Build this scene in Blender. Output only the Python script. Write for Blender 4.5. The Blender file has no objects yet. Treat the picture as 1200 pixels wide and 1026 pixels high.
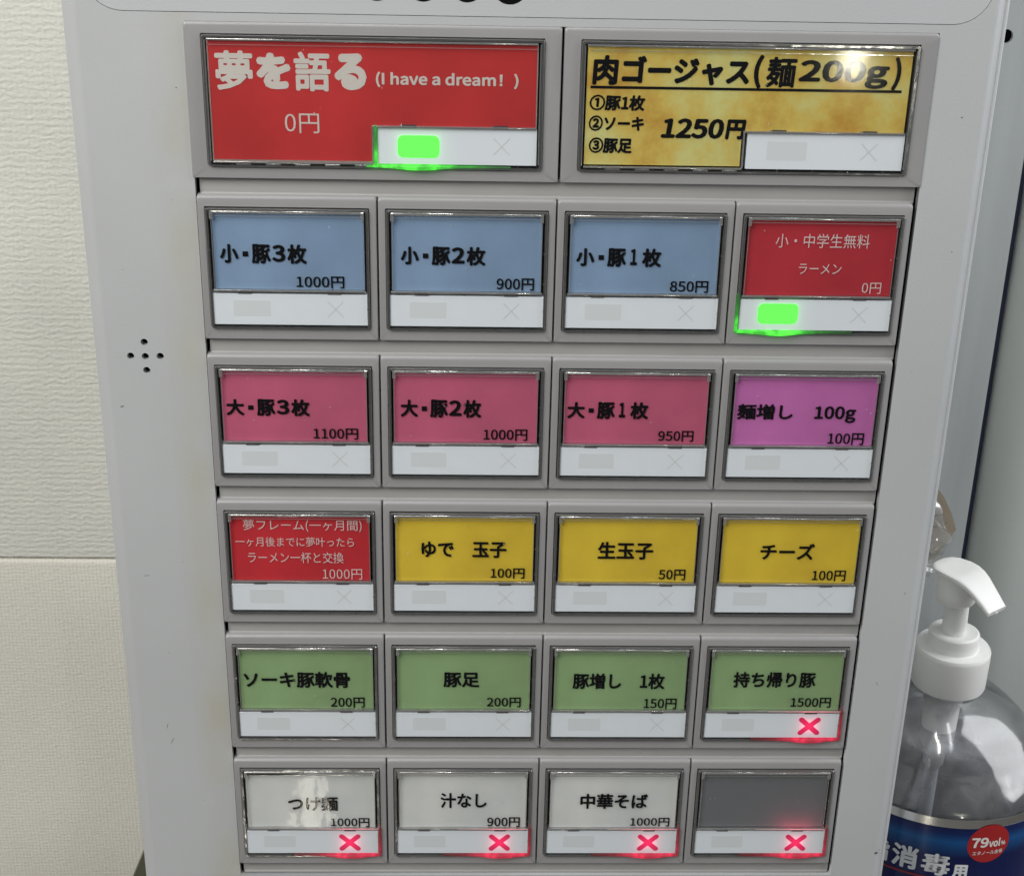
import bpy, bmesh, math, random, os
from mathutils import Vector, Matrix
random.seed(7)
MM = 0.001
sc = bpy.context.scene
col = sc.collection

# ------------------------------------------------------------------ camera
cd = bpy.data.cameras.new('camera'); cam = bpy.data.objects.new('camera', cd); col.objects.link(cam); sc.camera = cam
RW = ((0.9995276977754545, -0.019537269695936114, -0.02372080252706543),      # right
      (0.008537715578271238, 0.9180469242207525, -0.3963798081909831),        # down
      (0.029520989014670932, 0.39599007566054517, 0.9177801322680457))        # forward   (x right, y down, z into wall)
bl = lambda v: Vector((v[0], v[2], -v[1]))
rx, dn, fw = bl(RW[0]), bl(RW[1]), bl(RW[2])
M = Matrix((rx, -dn, -fw)).transposed().to_4x4()
M.translation = Vector((-30.0, -500.9, 68.7)) * MM
cam.matrix_world = M
cd.sensor_fit = 'HORIZONTAL'; cd.sensor_width = 36; cd.lens = 36 * 1739.1 / 1200
cd.clip_start = 0.01; cd.clip_end = 50
sc.view_settings.view_transform = 'Standard'; sc.view_settings.look = 'None'
sc.view_settings.exposure = 0; sc.view_settings.gamma = 1

# ------------------------------------------------------------------ room light (indoor, ceiling tubes)
w = bpy.data.worlds.new('World'); sc.world = w; w.use_nodes = True
nt = w.node_tree; bg = nt.nodes['Background']
tc = nt.nodes.new('ShaderNodeTexCoord'); sp = nt.nodes.new('ShaderNodeSeparateXYZ'); rp = nt.nodes.new('ShaderNodeValToRGB')
mr = nt.nodes.new('ShaderNodeMapRange'); mr.inputs[1].default_value = -1; mr.inputs[2].default_value = 1
nt.links.new(tc.outputs['Generated'], sp.inputs[0]); nt.links.new(sp.outputs['Z'], mr.inputs[0]); nt.links.new(mr.outputs[0], rp.inputs[0])
rp.color_ramp.elements[0].color = (0.19, 0.19, 0.20, 1); rp.color_ramp.elements[0].position = 0.15
rp.color_ramp.elements[1].color = (0.60, 0.625, 0.65, 1); rp.color_ramp.elements[1].position = 0.75
nt.links.new(rp.outputs[0], bg.inputs[0]); bg.inputs[1].default_value = 0.24


def lamp(name, loc, size, power, color, target=None):
    l = bpy.data.lights.new(name, 'AREA'); l.shape = 'RECTANGLE'; l.size, l.size_y = size; l.energy = power; l.color = color
    o = bpy.data.objects.new(name, l); col.objects.link(o); o.location = Vector(loc)
    d = (Vector(target) if target else Vector(loc) + Vector((0, 0, -1))) - Vector(loc)
    o.rotation_euler = d.to_track_quat('-Z', 'Y').to_euler()
    return o


lamp('ceiling_tube_lamp', (-0.27, -0.85, 2.0), (0.09, 1.25), 9.5, (1.0, 0.985, 0.93))
lamp('ceiling_tube_lamp', (0.36, -0.85, 2.0), (0.09, 1.25), 3, (0.95, 0.98, 1.0))
lamp('ceiling_panel_lamp', (-0.70, -0.72, 0.62), (0.7, 0.7), 14.6, (1.0, 0.965, 0.90), (0, 0, -0.15))
lamp('cabinet_fill_light', (0.95, 0.03, 0.35), (0.9, 1.1), 14, (0.97, 0.985, 1.0), (0.25, 0.17, -0.15))  # added fill, brightens the cabinets and the machine's right edge
# two small added lights, placed so the covers mirror them as hot spots
lamp('hotspot_light_gold', (0.478, -1.50, -0.190), (0.026, 0.15), 0.55, (1.0, 0.96, 0.80), (0.09, 0, 0))
lamp('hotspot_light_white', (-0.244, -1.20, -1.235), (0.035, 0.11), 0.17, (1.0, 0.94, 0.78), (-0.09, 0, -0.3))


# ------------------------------------------------------------------ materials
def lin(c, k=1.0):
    r = []
    for v in c:
        v = v / 255
        r.append(min(0.95, (v / 12.92 if v <= 0.04045 else ((v + 0.055) / 1.055) ** 2.4) * k))
    return r


def mat(name, c, rough=0.5, spec=0.5, var=0.0, vscale=60, bump=0.0, bscale=900, metal=0.0, coat=0.0, detail=4, stretch=None, rvar=0.0):
    m = bpy.data.materials.new(name); m.use_nodes = True
    n = m.node_tree.nodes; L = m.node_tree.links; b = n['Principled BSDF']
    b.inputs['Base Color'].default_value = (*c, 1); b.inputs['Roughness'].default_value = rough
    b.inputs['Specular IOR Level'].default_value = spec; b.inputs['Metallic'].default_value = metal
    b.inputs['Coat Weight'].default_value = coat; b.inputs['Coat Roughness'].default_value = 0.08
    t = n.new('ShaderNodeTexCoord'); mp = n.new('ShaderNodeMapping'); L.new(t.outputs['Object'], mp.inputs[0])
    if stretch: mp.inputs['Scale'].default_value = stretch
    if var or rvar:
        nz = n.new('ShaderNodeTexNoise'); nz.inputs['Scale'].default_value = vscale; nz.inputs['Detail'].default_value = detail
        L.new(mp.outputs[0], nz.inputs[0])
    if var:
        cr = n.new('ShaderNodeValToRGB'); cr.color_ramp.elements[0].position = 0.3; cr.color_ramp.elements[1].position = 0.7
        cr.color_ramp.elements[0].color = (*[x * (1 - var) for x in c], 1)
        cr.color_ramp.elements[1].color = (*[min(1, x * (1 + var)) for x in c], 1)
        L.new(nz.outputs[0], cr.inputs[0]); L.new(cr.outputs[0], b.inputs['Base Color'])
    if rvar:
        r_ = n.new('ShaderNodeMapRange'); r_.inputs[3].default_value = max(0.02, rough - rvar); r_.inputs[4].default_value = rough + rvar
        L.new(nz.outputs[0], r_.inputs[0]); L.new(r_.outputs[0], b.inputs['Roughness'])
    if bump:
        nb = n.new('ShaderNodeTexNoise'); nb.inputs['Scale'].default_value = bscale; nb.inputs['Detail'].default_value = 3
        L.new(t.outputs['Object'], nb.inputs[0])
        bp = n.new('ShaderNodeBump'); bp.inputs['Strength'].default_value = bump; bp.inputs['Distance'].default_value = 0.0006
        L.new(nb.outputs[0], bp.inputs['Height']); L.new(bp.outputs[0], b.inputs['Normal'])
    return m


def clear_mat(name, tint, base=0.035, gain=1.0, rough=0.04, wave=0.0, wscale=60, milk=0.0):
    """thin clear plastic: lets the thing behind show and mirrors the room at grazing angles"""
    m = bpy.data.materials.new(name); m.use_nodes = True
    n = m.node_tree.nodes; L = m.node_tree.links; n.remove(n['Principled BSDF'])
    tr = n.new('ShaderNodeBsdfTransparent'); tr.inputs[0].default_value = (*tint, 1)
    gl = n.new('ShaderNodeBsdfGlossy'); gl.inputs['Roughness'].default_value = rough
    fr = n.new('ShaderNodeFresnel'); fr.inputs[0].default_value = 1.5
    ma = n.new('ShaderNodeMath'); ma.operation = 'MULTIPLY_ADD'; ma.inputs[1].default_value = gain; ma.inputs[2].default_value = base; ma.use_clamp = True
    mx = n.new('ShaderNodeMixShader')
    L.new(fr.outputs[0], ma.inputs[0]); L.new(ma.outputs[0], mx.inputs[0]); L.new(tr.outputs[0], mx.inputs[1]); L.new(gl.outputs[0], mx.inputs[2])
    out = mx.outputs[0]
    if milk:
        df = n.new('ShaderNodeBsdfDiffuse'); df.inputs[0].default_value = (0.72, 0.73, 0.73, 1); m3 = n.new('ShaderNodeMixShader'); m3.inputs[0].default_value = milk
        L.new(out, m3.inputs[1]); L.new(df.outputs[0], m3.inputs[2]); out = m3.outputs[0]
    L.new(out, n['Material Output'].inputs[0])
    if wave:
        t = n.new('ShaderNodeTexCoord'); nb = n.new('ShaderNodeTexNoise'); nb.inputs['Scale'].default_value = wscale; nb.inputs['Detail'].default_value = 2
        bp = n.new('ShaderNodeBump'); bp.inputs['Strength'].default_value = wave; bp.inputs['Distance'].default_value = 0.002
        oi = n.new('ShaderNodeObjectInfo'); ad = n.new('ShaderNodeVectorMath'); L.new(t.outputs['Object'], ad.inputs[0]); L.new(oi.outputs['Location'], ad.inputs[1])
        L.new(ad.outputs[0], nb.inputs[0]); L.new(nb.outputs[0], bp.inputs['Height']); L.new(bp.outputs[0], gl.inputs['Normal'])
    return m


def glow_mat(name, core, fade, x0, zc, hw, hh, reach, base=None, strength=1.0, axis=False):
    """LED faces and lit plastic: light put in as emission, fading from a set spot (object coordinates, metres)"""
    m = bpy.data.materials.new(name); m.use_nodes = True
    n = m.node_tree.nodes; L = m.node_tree.links; b = n['Principled BSDF']
    b.inputs['Base Color'].default_value = (*(base or (0.05, 0.05, 0.05)), 1); b.inputs['Roughness'].default_value = 0.35
    t = n.new('ShaderNodeTexCoord'); s = n.new('ShaderNodeSeparateXYZ'); L.new(t.outputs['Object'], s.inputs[0])

    def mth(op, a, bb=None):
        k = n.new('ShaderNodeMath'); k.operation = op
        for i, v in enumerate((a, bb)):
            if v is None: continue
            if hasattr(v, 'links'): L.new(v, k.inputs[i])
            else: k.inputs[i].default_value = v
        return k.outputs[0]
    dx = mth('MAXIMUM', mth('SUBTRACT', mth('ABSOLUTE', mth('SUBTRACT', s.outputs['X'], x0)), hw), 0.0)
    dz = mth('MAXIMUM', mth('SUBTRACT', mth('ABSOLUTE', mth('SUBTRACT', s.outputs['Z'], zc)), hh), 0.0)
    d = mth('SQRT', mth('ADD', mth('MULTIPLY', dx, dx), mth('MULTIPLY', dz, dz)))
    f = mth('POWER', 2.718, mth('MULTIPLY', mth('DIVIDE', d, reach), -1.0))
    if axis:
        nz = n.new('ShaderNodeTexNoise'); nz.inputs['Scale'].default_value = 260; nz.inputs['Detail'].default_value = 3
        L.new(t.outputs['Object'], nz.inputs[0])
        k = n.new('ShaderNodeMapRange'); k.inputs[1].default_value = 0.35; k.inputs[2].default_value = 0.65; k.inputs[3].default_value = 0.55; k.inputs[4].default_value = 1.15
        L.new(nz.outputs[0], k.inputs[0]); f = mth('MULTIPLY', f, k.outputs[0])
    cr = n.new('ShaderNodeValToRGB'); cr.color_ramp.elements[0].color = (*fade, 1); cr.color_ramp.elements[1].color = (*core, 1)
    L.new(f, cr.inputs[0]); L.new(cr.outputs[0], b.inputs['Emission Color'])
    L.new(mth('MULTIPLY', f, strength), b.inputs['Emission Strength'])
    return m


K = 1.22
body_m = mat('body_plastic', lin((167, 170, 173), K), 0.38, 0.4, 0.05, 9, 0.12, 1400, rvar=0.10)
n = body_m.node_tree.nodes; L = body_m.node_tree.links; pb = n['Principled BSDF']
# yellowed grime gathered along the button field, patchy
tx = n.new('ShaderNodeTexCoord'); sx_ = n.new('ShaderNodeSeparateXYZ'); L.new(tx.outputs['Object'], sx_.inputs[0])
ad_ = n.new('ShaderNodeMath'); ad_.operation = 'ADD'; ad_.inputs[1].default_value = 0.1285; L.new(sx_.outputs['X'], ad_.inputs[0]); ab = n.new('ShaderNodeMath'); ab.operation = 'ABSOLUTE'; L.new(ad_.outputs[0], ab.inputs[0])
g1 = n.new('ShaderNodeMapRange'); g1.inputs[1].default_value = 0.010; g1.inputs[2].default_value = 0.002; L.new(ab.outputs[0], g1.inputs[0])
n3 = n.new('ShaderNodeTexNoise'); n3.inputs['Scale'].default_value = 24; n3.inputs['Detail'].default_value = 6; L.new(tx.outputs['Object'], n3.inputs[0])
g2 = n.new('ShaderNodeMapRange'); g2.inputs[1].default_value = 0.38; g2.inputs[2].default_value = 0.65; g2.inputs[4].default_value = 0.55; L.new(n3.outputs[0], g2.inputs[0])
mm_ = n.new('ShaderNodeMath'); mm_.operation = 'MULTIPLY'; L.new(g1.outputs[0], mm_.inputs[0]); L.new(g2.outputs[0], mm_.inputs[1])
mc = n.new('ShaderNodeMix'); mc.data_type = 'RGBA'; L.new(mm_.outputs[0], mc.inputs[0]); L.new(pb.inputs['Base Color'].links[0].from_socket, mc.inputs[6]); mc.inputs[7].default_value = (*lin((160, 156, 138), K), 1)
L.new(mc.outputs[2], pb.inputs['Base Color'])
panel_m = mat('panel_plastic', lin((170, 173, 177), K), 0.45, 0.4, 0.03, 12, 0.1, 1400)
frame_m = mat('frame_plastic', lin((142, 142, 144), 1.12), 0.30, 0.45, 0.03, 40, 0.08, 1600)
strip_m = mat('divider_plastic', lin((146, 146, 146), 1.42), 0.42, 0.4, 0.04, 40, 0.08, 1600)
dark_m = mat('pocket_black', (0.13, 0.125, 0.115), 0.45, 0.3)
black_m = mat('hole_black', (0.003, 0.003, 0.003), 0.8, 0.1)
tray_m = clear_mat('clear_tray', (0.88, 0.88, 0.86), 0.20, 2.2, 0.14, 0.12, 130, 0.06)
coverw_m = clear_mat('clear_cover_wide', (0.985, 0.985, 0.98), 0.0, 0.55, 0.06, 0.015, 60)
cover_m = clear_mat('clear_cover', (0.985, 0.985, 0.98), 0.0, 0.5, 0.05, 0.05, 90)
edge_m = clear_mat('clear_edge', (0.90, 0.91, 0.90), 0.30, 2.2, 0.12, 0.10, 120, 0.14)
milky_m = mat('milky_strip', lin((194, 201, 208), K), 0.30, 0.45, 0.025, 50)
faint_m = mat('unlit_lamp_window', lin((185, 191, 195), K), 0.35, 0.4)
faintx_m = mat('unlit_cross', lin((176, 182, 182), K), 0.35, 0.4)
tab_m = mat('tab_dark', lin((76, 74, 76), 1.0), 0.4, 0.4)
ink_m = mat('black_ink', lin((18, 18, 23)), 0.6, 0.15)
navy_m = mat('dark_ink', lin((14, 16, 24)), 0.6, 0.15)
white_m = mat('white_print', lin((240, 236, 232), 1.05), 0.5, 0.3)
whited_m = mat('white_print_thin', lin((240, 226, 226), 1.05), 0.5, 0.3)
KC = 1.85
cardc = {  # paper mottling also stands in for uneven reflections on the covers
    'blue': mat('paper_blue', lin((112, 134, 160), KC), 0.6, 0.3, 0.14, 32, 0.5, 70),
    'red': mat('paper_red', lin((168, 48, 50), KC), 0.6, 0.3, 0.14, 28, 0.5, 60),
    'darkred': mat('paper_darkred', lin((152, 44, 54), KC), 0.6, 0.3, 0.14, 30, 0.5, 70),
    'crimson': mat('paper_crimson', lin((164, 42, 50), KC), 0.6, 0.3, 0.14, 30, 0.5, 70),
    'gold': None,
    'rose': mat('paper_rose', lin((163, 82, 108), KC), 0.6, 0.3, 0.14, 32, 0.5, 70),
    'violet': mat('paper_violet', lin((164, 96, 152), KC), 0.6, 0.3, 0.14, 28, 0.5, 70),
    'yellow': mat('paper_yellow', lin((188, 162, 54), KC), 0.6, 0.3, 0.14, 35, 0.5, 70),
    'green': mat('paper_green', lin((122, 147, 108), KC), 0.6, 0.3, 0.14, 30, 0.5, 70),
    'white': mat('paper_white', lin((182, 188, 198), KC), 0.6, 0.3, 0.14, 32, 0.5, 70),
    'grey': mat('blank_grey', lin((98, 99, 101), 1.55), 0.5, 0.3, 0.03, 30),
    'backing': mat('paper_edge', lin((206, 206, 200), 1.1), 0.6, 0.3),
}
dust_m = mat('dust', lin((190, 190, 186), 1.0), 0.8)
g = mat('paper_gold', lin((196, 160, 70), KC), 0.6, 0.3, 0.10, 70, detail=8)
n = g.node_tree.nodes; L = g.node_tree.links
nz = n.new('ShaderNodeTexNoise'); nz.inputs['Scale'].default_value = 38; nz.inputs['Detail'].default_value = 9; nz.inputs['Roughness'].default_value = 0.65
cr = n.new('ShaderNodeValToRGB')
e = cr.color_ramp.elements; e[0].position = 0.33; e[0].color = (*lin((170, 128, 52), 1.9), 1); e[1].position = 0.66; e[1].color = (*lin((214, 190, 128), 1.9), 1)
k = cr.color_ramp.elements.new(0.5); k.color = (*lin((201, 168, 88), 1.9), 1)
tx = n.new('ShaderNodeTexCoord'); L.new(tx.outputs['Object'], nz.inputs[0]); L.new(nz.outputs[0], cr.inputs[0]); L.new(cr.outputs[0], n['Principled BSDF'].inputs['Base Color'])
cardc['gold'] = g


# ------------------------------------------------------------------ mesh helpers (all input in millimetres)
def link(name, me, m=None, parent=None, loc=(0, 0, 0), **props):
    o = bpy.data.objects.new(name, me); col.objects.link(o)
    if m is not None and me is not None and not me.materials: me.materials.append(m)
    if parent: o.parent = parent
    o.location = Vector(loc) * MM
    for k_, v in props.items(): o[k_] = v
    return o


def mesh(name, bm, smooth=0):
    for v in bm.verts: v.co *= MM
    bmesh.ops.recalc_face_normals(bm, faces=bm.faces)
    me = bpy.data.meshes.new(name); bm.to_mesh(me); bm.free()
    if smooth:
        for p in me.polygons: p.use_smooth = True
        me.set_sharp_from_angle(angle=math.radians(smooth))
    return me


def box(bm, x0, x1, y0, y1, z0, z1, bev=0.0, seg=2):
    r = bmesh.ops.create_cube(bm, size=1)
    vs = r['verts']
    for v in vs:
        v.co = Vector(((x0 + x1) / 2 + v.co.x * (x1 - x0), (y0 + y1) / 2 + v.co.y * (y1 - y0), (z0 + z1) / 2 + v.co.z * (z1 - z0)))
    if bev:
        es = list({e_ for v in vs for e_ in v.link_edges})
        bmesh.ops.bevel(bm, geom=es, offset=bev, segments=seg, affect='EDGES', profile=0.5)
    return vs


def rr(x0, x1, z0, z1, r, y, n_=5):
    """rounded rectangle loop in the xz plane; r = radius or (tl, tr, br, bl)"""
    rs = r if isinstance(r, tuple) else (r, r, r, r)
    P = []
    for (cx, cz, a0), q in zip(((x0, z1, 90), (x1, z1, 0), (x1, z0, -90), (x0, z0, -180)), (rs[0], rs[1], rs[2], rs[3])):
        sx = 1 if cx == x0 else -1; sz = -1 if cz == z1 else 1
        for i in range(n_ + 1):
            a = math.radians(a0 + 90 - 90 * i / n_)
            P.append(Vector((cx + sx * q + math.cos(a) * q, y, cz + sz * q + math.sin(a) * q)))
    return P


def loft(bm, loops, cap0=False, cap1=False, closed=False):
    V = [[bm.verts.new(p) for p in lp] for lp in loops]
    m = len(V[0])
    pairs = list(zip(V, V[1:])) + ([(V[-1], V[0])] if closed else [])
    for a, b_ in pairs:
        for i in range(m):
            j = (i + 1) % m
            try: bm.faces.new((a[i], a[j], b_[j], b_[i]))
            except ValueError: pass
    if cap0: bm.faces.new(V[0])
    if cap1: bm.faces.new(V[-1])
    return V


def lathe(bm, prof, cx=0, cy=0, n_=48, cap0=False, cap1=False, rib=0.0, ribn=0):
    lps = []
    for r, z in prof:
        lps.append([Vector((cx + (r + (rib * (1 if i % 2 else -1) if ribn else 0)) * math.cos(2 * math.pi * i / n_), cy + (r + (rib * (1 if i % 2 else -1) if ribn else 0)) * math.sin(2 * math.pi * i / n_), z)) for i in range(n_)])
    loft(bm, lps, cap0, cap1)


def plate(name, outer, holes, y0, y1, res=0):
    """flat plate with holes, filled by a 2D curve; facing -y"""
    cu = bpy.data.curves.new(name, 'CURVE'); cu.dimensions = '2D'; cu.fill_mode = 'BOTH'
    for lp in [outer] + holes:
        s = cu.splines.new('POLY'); s.points.add(len(lp) - 1); s.use_cyclic_u = True
        for p_, q in zip(s.points, lp): p_.co = (q[0], q[1], 0, 1)
    cu.extrude = (y1 - y0) / 2
    o = bpy.data.objects.new(name, cu); col.objects.link(o)
    dg = bpy.context.evaluated_depsgraph_get(); me = bpy.data.meshes.new_from_object(o.evaluated_get(dg))
    bpy.data.objects.remove(o); bpy.data.curves.remove(cu)
    yc = (y0 + y1) / 2
    for v in me.vertices:
        x, z, d = v.co; v.co = Vector((x, yc - d, z)) * MM
    return me


TX = {}
_dir = bpy.utils.system_resource('DATAFILES', path='fonts') or ''


def font(file):
    try: return bpy.data.fonts.load(os.path.join(_dir, file))
    except Exception: return None


SANS = font('Noto Sans CJK Regular.woff2')


def text_mesh(body, bold=0.0, shear=0.0):
    """unit-box outline of a line of type; bold type is struck several times side by side"""
    key = (body, bold, shear)
    if key in TX: return TX[key]
    cu = bpy.data.curves.new('print', 'FONT'); cu.body = body; cu.size = 1; cu.shear = shear; cu.resolution_u = 3
    if SANS: cu.font = SANS
    o = bpy.data.objects.new('print', cu); col.objects.link(o)
    dg = bpy.context.evaluated_depsgraph_get(); dg.update(); me = bpy.data.meshes.new_from_object(o.evaluated_get(dg))
    bpy.data.objects.remove(o); bpy.data.curves.remove(cu)
    V0 = [v.co.copy() for v in me.vertices]; F0 = [tuple(p.vertices) for p in me.polygons]
    bpy.data.meshes.remove(me)
    V, F = [], []
    strikes = [(0, 0)] if not bold else [(bold * math.cos(a * math.pi / 4), bold * math.sin(a * math.pi / 4)) for a in range(8)] + [(0, 0)]
    for k_, (dx, dz) in enumerate(strikes):
        b0 = len(V); V += [(v.x + dx, v.y + dz, k_) for v in V0]; F += [tuple(i + b0 for i in f) for f in F0]
    xs = [v[0] for v in V]; ys = [v[1] for v in V]
    x0, x1, y0, y1 = min(xs), max(xs), min(ys), max(ys)
    TX[key] = ([((v[0] - x0) / (x1 - x0), (v[1] - y0) / (y1 - y0), v[2]) for v in V], F)
    return TX[key]


def add_text(V, F, body, x0, x1, z0, z1, y, offset=0.012, shear=0.0, fn=None):
    v, f = text_mesh(body, offset, shear); b0 = len(V)
    for u, t, k_ in v:
        p_ = (x0 + u * (x1 - x0), z0 + t * (z1 - z0)); q = fn(*p_, k_) if fn else (p_[0], y - .004 * k_, p_[1])
        V.append((q[0] * MM, q[1] * MM, q[2] * MM))
    F += [tuple(i + b0 for i in p_) for p_ in f]


def pyd(name, V, F):
    me = bpy.data.meshes.new(name); me.from_pydata(V, [], F); me.update(); return me


def empty(name, loc, **props):
    o = bpy.data.objects.new(name, None); col.objects.link(o); o.location = Vector(loc) * MM; o.empty_display_size = 0.02
    for k_, v in props.items(): o[k_] = v
    return o


# ------------------------------------------------------------------ setting: floor, wall with two wallpapered panels
floor_m = mat('floor_tile', (0.25, 0.24, 0.22), 0.3, 0.5, 0.1, 3)
bm = bmesh.new(); box(bm, -3000, 3000, -4000, 1200, -1320, -1300)
link('floor', mesh('floor', bm), floor_m, kind='structure')


def wallpaper(name, c, ridge, fine):
    m = bpy.data.materials.new(name); m.use_nodes = True
    n = m.node_tree.nodes; L = m.node_tree.links; b = n['Principled BSDF']; b.inputs['Roughness'].default_value = 0.75; b.inputs['Specular IOR Level'].default_value = 0.25
    t = n.new('ShaderNodeTexCoord')
    mp = n.new('ShaderNodeMapping'); mp.inputs['Scale'].default_value = (260, 260, 560); L.new(t.outputs['Object'], mp.inputs[0])
    vo = n.new('ShaderNodeTexNoise'); vo.inputs['Scale'].default_value = 1.0; vo.inputs['Detail'].default_value = 3; L.new(mp.outputs[0], vo.inputs[0])
    wv = n.new('ShaderNodeTexWave'); wv.bands_direction = 'Z'; wv.inputs['Scale'].default_value = 92 if ridge > .3 else 150; wv.inputs['Distortion'].default_value = 5.5; wv.inputs['Detail'].default_value = 3; wv.inputs['Detail Scale'].default_value = 2.2; L.new(t.outputs['Object'], wv.inputs[0])
    wx = n.new('ShaderNodeTexWave'); wx.bands_direction = 'X'; wx.inputs['Scale'].default_value = 120 if ridge > .3 else 150; wx.inputs['Distortion'].default_value = 2.5; wx.inputs['Detail'].default_value = 3; L.new(t.outputs['Object'], wx.inputs[0])

    def mul(a, s, add=None):
        k = n.new('ShaderNodeMath'); k.operation = 'MULTIPLY_ADD'; L.new(a, k.inputs[0]); k.inputs[1].default_value = s
        if add is not None: L.new(add, k.inputs[2])
        else: k.inputs[2].default_value = 0
        return k.outputs[0]
    h = mul(vo.outputs[0], 1.6 if ridge > .3 else 0.9, mul(wv.outputs[0], ridge, mul(wx.outputs[0], fine)))
    bp = n.new('ShaderNodeBump'); bp.inputs['Strength'].default_value = 0.9; bp.inputs['Distance'].default_value = 0.00021 if ridge > .3 else 0.00030; L.new(h, bp.inputs['Height']); L.new(bp.outputs[0], b.inputs['Normal'])
    n2 = n.new('ShaderNodeTexNoise'); n2.inputs['Scale'].default_value = 9; n2.inputs['Detail'].default_value = 5; L.new(t.outputs['Object'], n2.inputs[0])
    cr = n.new('ShaderNodeValToRGB'); cr.color_ramp.elements[0].position = 0.35; cr.color_ramp.elements[1].position = 0.68
    cr.color_ramp.elements[0].color = (*[x * 0.93 for x in c], 1); cr.color_ramp.elements[1].color = (*[min(0.9, x * 1.04) for x in c], 1)
    L.new(n2.outputs[0], cr.inputs[0]); L.new(cr.outputs[0], b.inputs['Base Color'])
    return m


wp1 = wallpaper('wallpaper_upper', lin((204, 205, 200), 1.27), 0.55, 0.25)
wp2 = wallpaper('wallpaper_lower', lin((201, 200, 193), 1.22), 0.29, 0.38)
bm = bmesh.new(); box(bm, -1500, 60, 231, 330, -1300, 1000)
wall = link('wall', mesh('wall', bm), mat('joint_filler', lin((196, 194, 182), 1.2), 0.8), kind='structure')
bm = bmesh.new(); box(bm, -1500, 60, 222, 233, -317.2, 1000, 1.8, 3)
link('wall_panel', mesh('wall_panel', bm, 40), wp1, wall, label='upper cream wallpapered panel')
bm = bmesh.new(); box(bm, -1500, 60, 222, 233, -1300, -317.7, 3.0, 4)
link('wall_panel', mesh('wall_panel', bm, 40), wp2, wall, label='lower cream wallpapered panel')

# table that carries the machine and the bottle (just under the frame)
tab = empty('table', (0, 70, -1300), label='low grey table under the ticket machine and the sanitizer bottle', category='table')
T0 = Vector((0, 70, -1300))
tm = mat('table_laminate', lin((150, 148, 142), 1.0), 0.4, 0.4, 0.05, 10)
bm = bmesh.new(); box(bm, -420, 340, -90, 178, -570, -540, 3, 2); link('tabletop', mesh('tabletop', bm, 40), tm, tab, -T0)
for sx in (-400, 300):
    for sy in (-70, 140):
        bm = bmesh.new(); box(bm, sx, sx + 25, sy, sy + 25, -1300, -570, 2); link('leg', mesh('leg', bm, 40), tm, tab, -T0)

# dark board at lower left
bm = bmesh.new()
P2 = [(-161, -349), (-161, -540), (-239.5, -540)]
loft(bm, [[Vector((x, 112, z)) for x, z in P2], [Vector((x, 124, z)) for x, z in P2]], True, True)
bmesh.ops.bevel(bm, geom=list(bm.edges), offset=0.8, segments=2, affect='EDGES')
o = link('wedge_board', mesh('wedge_board', bm, 40), mat('olive_board', lin((84, 85, 72), 1.0), 0.5, 0.4, 0.05, 30),
         label='dark olive wedge shaped board standing beside the lower left side of the machine', category='board')
# ------------------------------------------------------------------ cabinets at right
steel_m = mat('painted_steel', lin((150, 154, 155), 1.6), 0.38, 0.5, 0.10, 7, 0.08, 900, stretch=(9, 1, 0.7), rvar=0.1)  # vertical tone streaks stand in for light reflected off the steel
steel2_m = mat('painted_steel_grey', lin((138, 142, 140), 2.3), 0.4, 0.5, 0.04, 5, 0.1, 900, stretch=(4, 1, 0.6), rvar=0.08)
locker = empty('metal_cabinet', (150, 400, -1300), label='pale grey metal cabinet with a round hole, just behind the right edge of the machine', category='cabinet')
Lq = Vector((150, 400, -1300))
hole = [(214.6 + 3.2 * math.cos(a * math.pi / 12), -27.3 + 3.2 * math.sin(a * math.pi / 12)) for a in range(24)]
me = plate('side_panel', [(62, -1298), (231.6, -1298), (231.6, 600), (62, 600)], [hole], 190, 192)
link('side_panel', me, steel_m, locker, -Lq)
bm = bmesh.new(); box(bm, 62, 231.6, 192.3, 620, -1298, 600); link('cabinet_body', mesh('cabinet_body', bm), steel_m, locker, -Lq)
bm = bmesh.new(); lathe(bm, [(5.0, 0), (5.0, 0.2), (0.01, 0.25)], 0, 0, 24)
for v in bm.verts: v.co = Vector((214.6 + v.co.x, 192.25 - v.co.z, -27.3 + v.co.y))
link('hole_backing', mesh('hole_backing', bm), black_m, locker, -Lq)
fridge = empty('steel_cabinet', (380, 400, -1300), label='grey cabinet with a rounded vertical edge at the far right beyond the dark gap', category='cabinet')
Fq = Vector((380, 400, -1300))
bm = bmesh.new()
prof = [(620, 620), (235.2, 620)] + [(235.2 + 26 - 26 * math.cos(math.radians(a)), 184 + 16 - 16 * math.sin(math.radians(a))) for a in range(0, 91, 9)] + [(620, 184)]
loft(bm, [[Vector((x, y, -1298)) for x, y in prof], [Vector((x, y, 600)) for x, y in prof]], True, True)
link('cabinet_body', mesh('cabinet_body', bm, 30), steel2_m, fridge, -Fq)
bm = bmesh.new(); box(bm, 231.8, 235.0, 193.5, 230, -1290, 590); link('door_gasket', mesh('door_gasket', bm), mat('gasket_navy', lin((22, 32, 52)), 0.5), fridge, -Fq)

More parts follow.
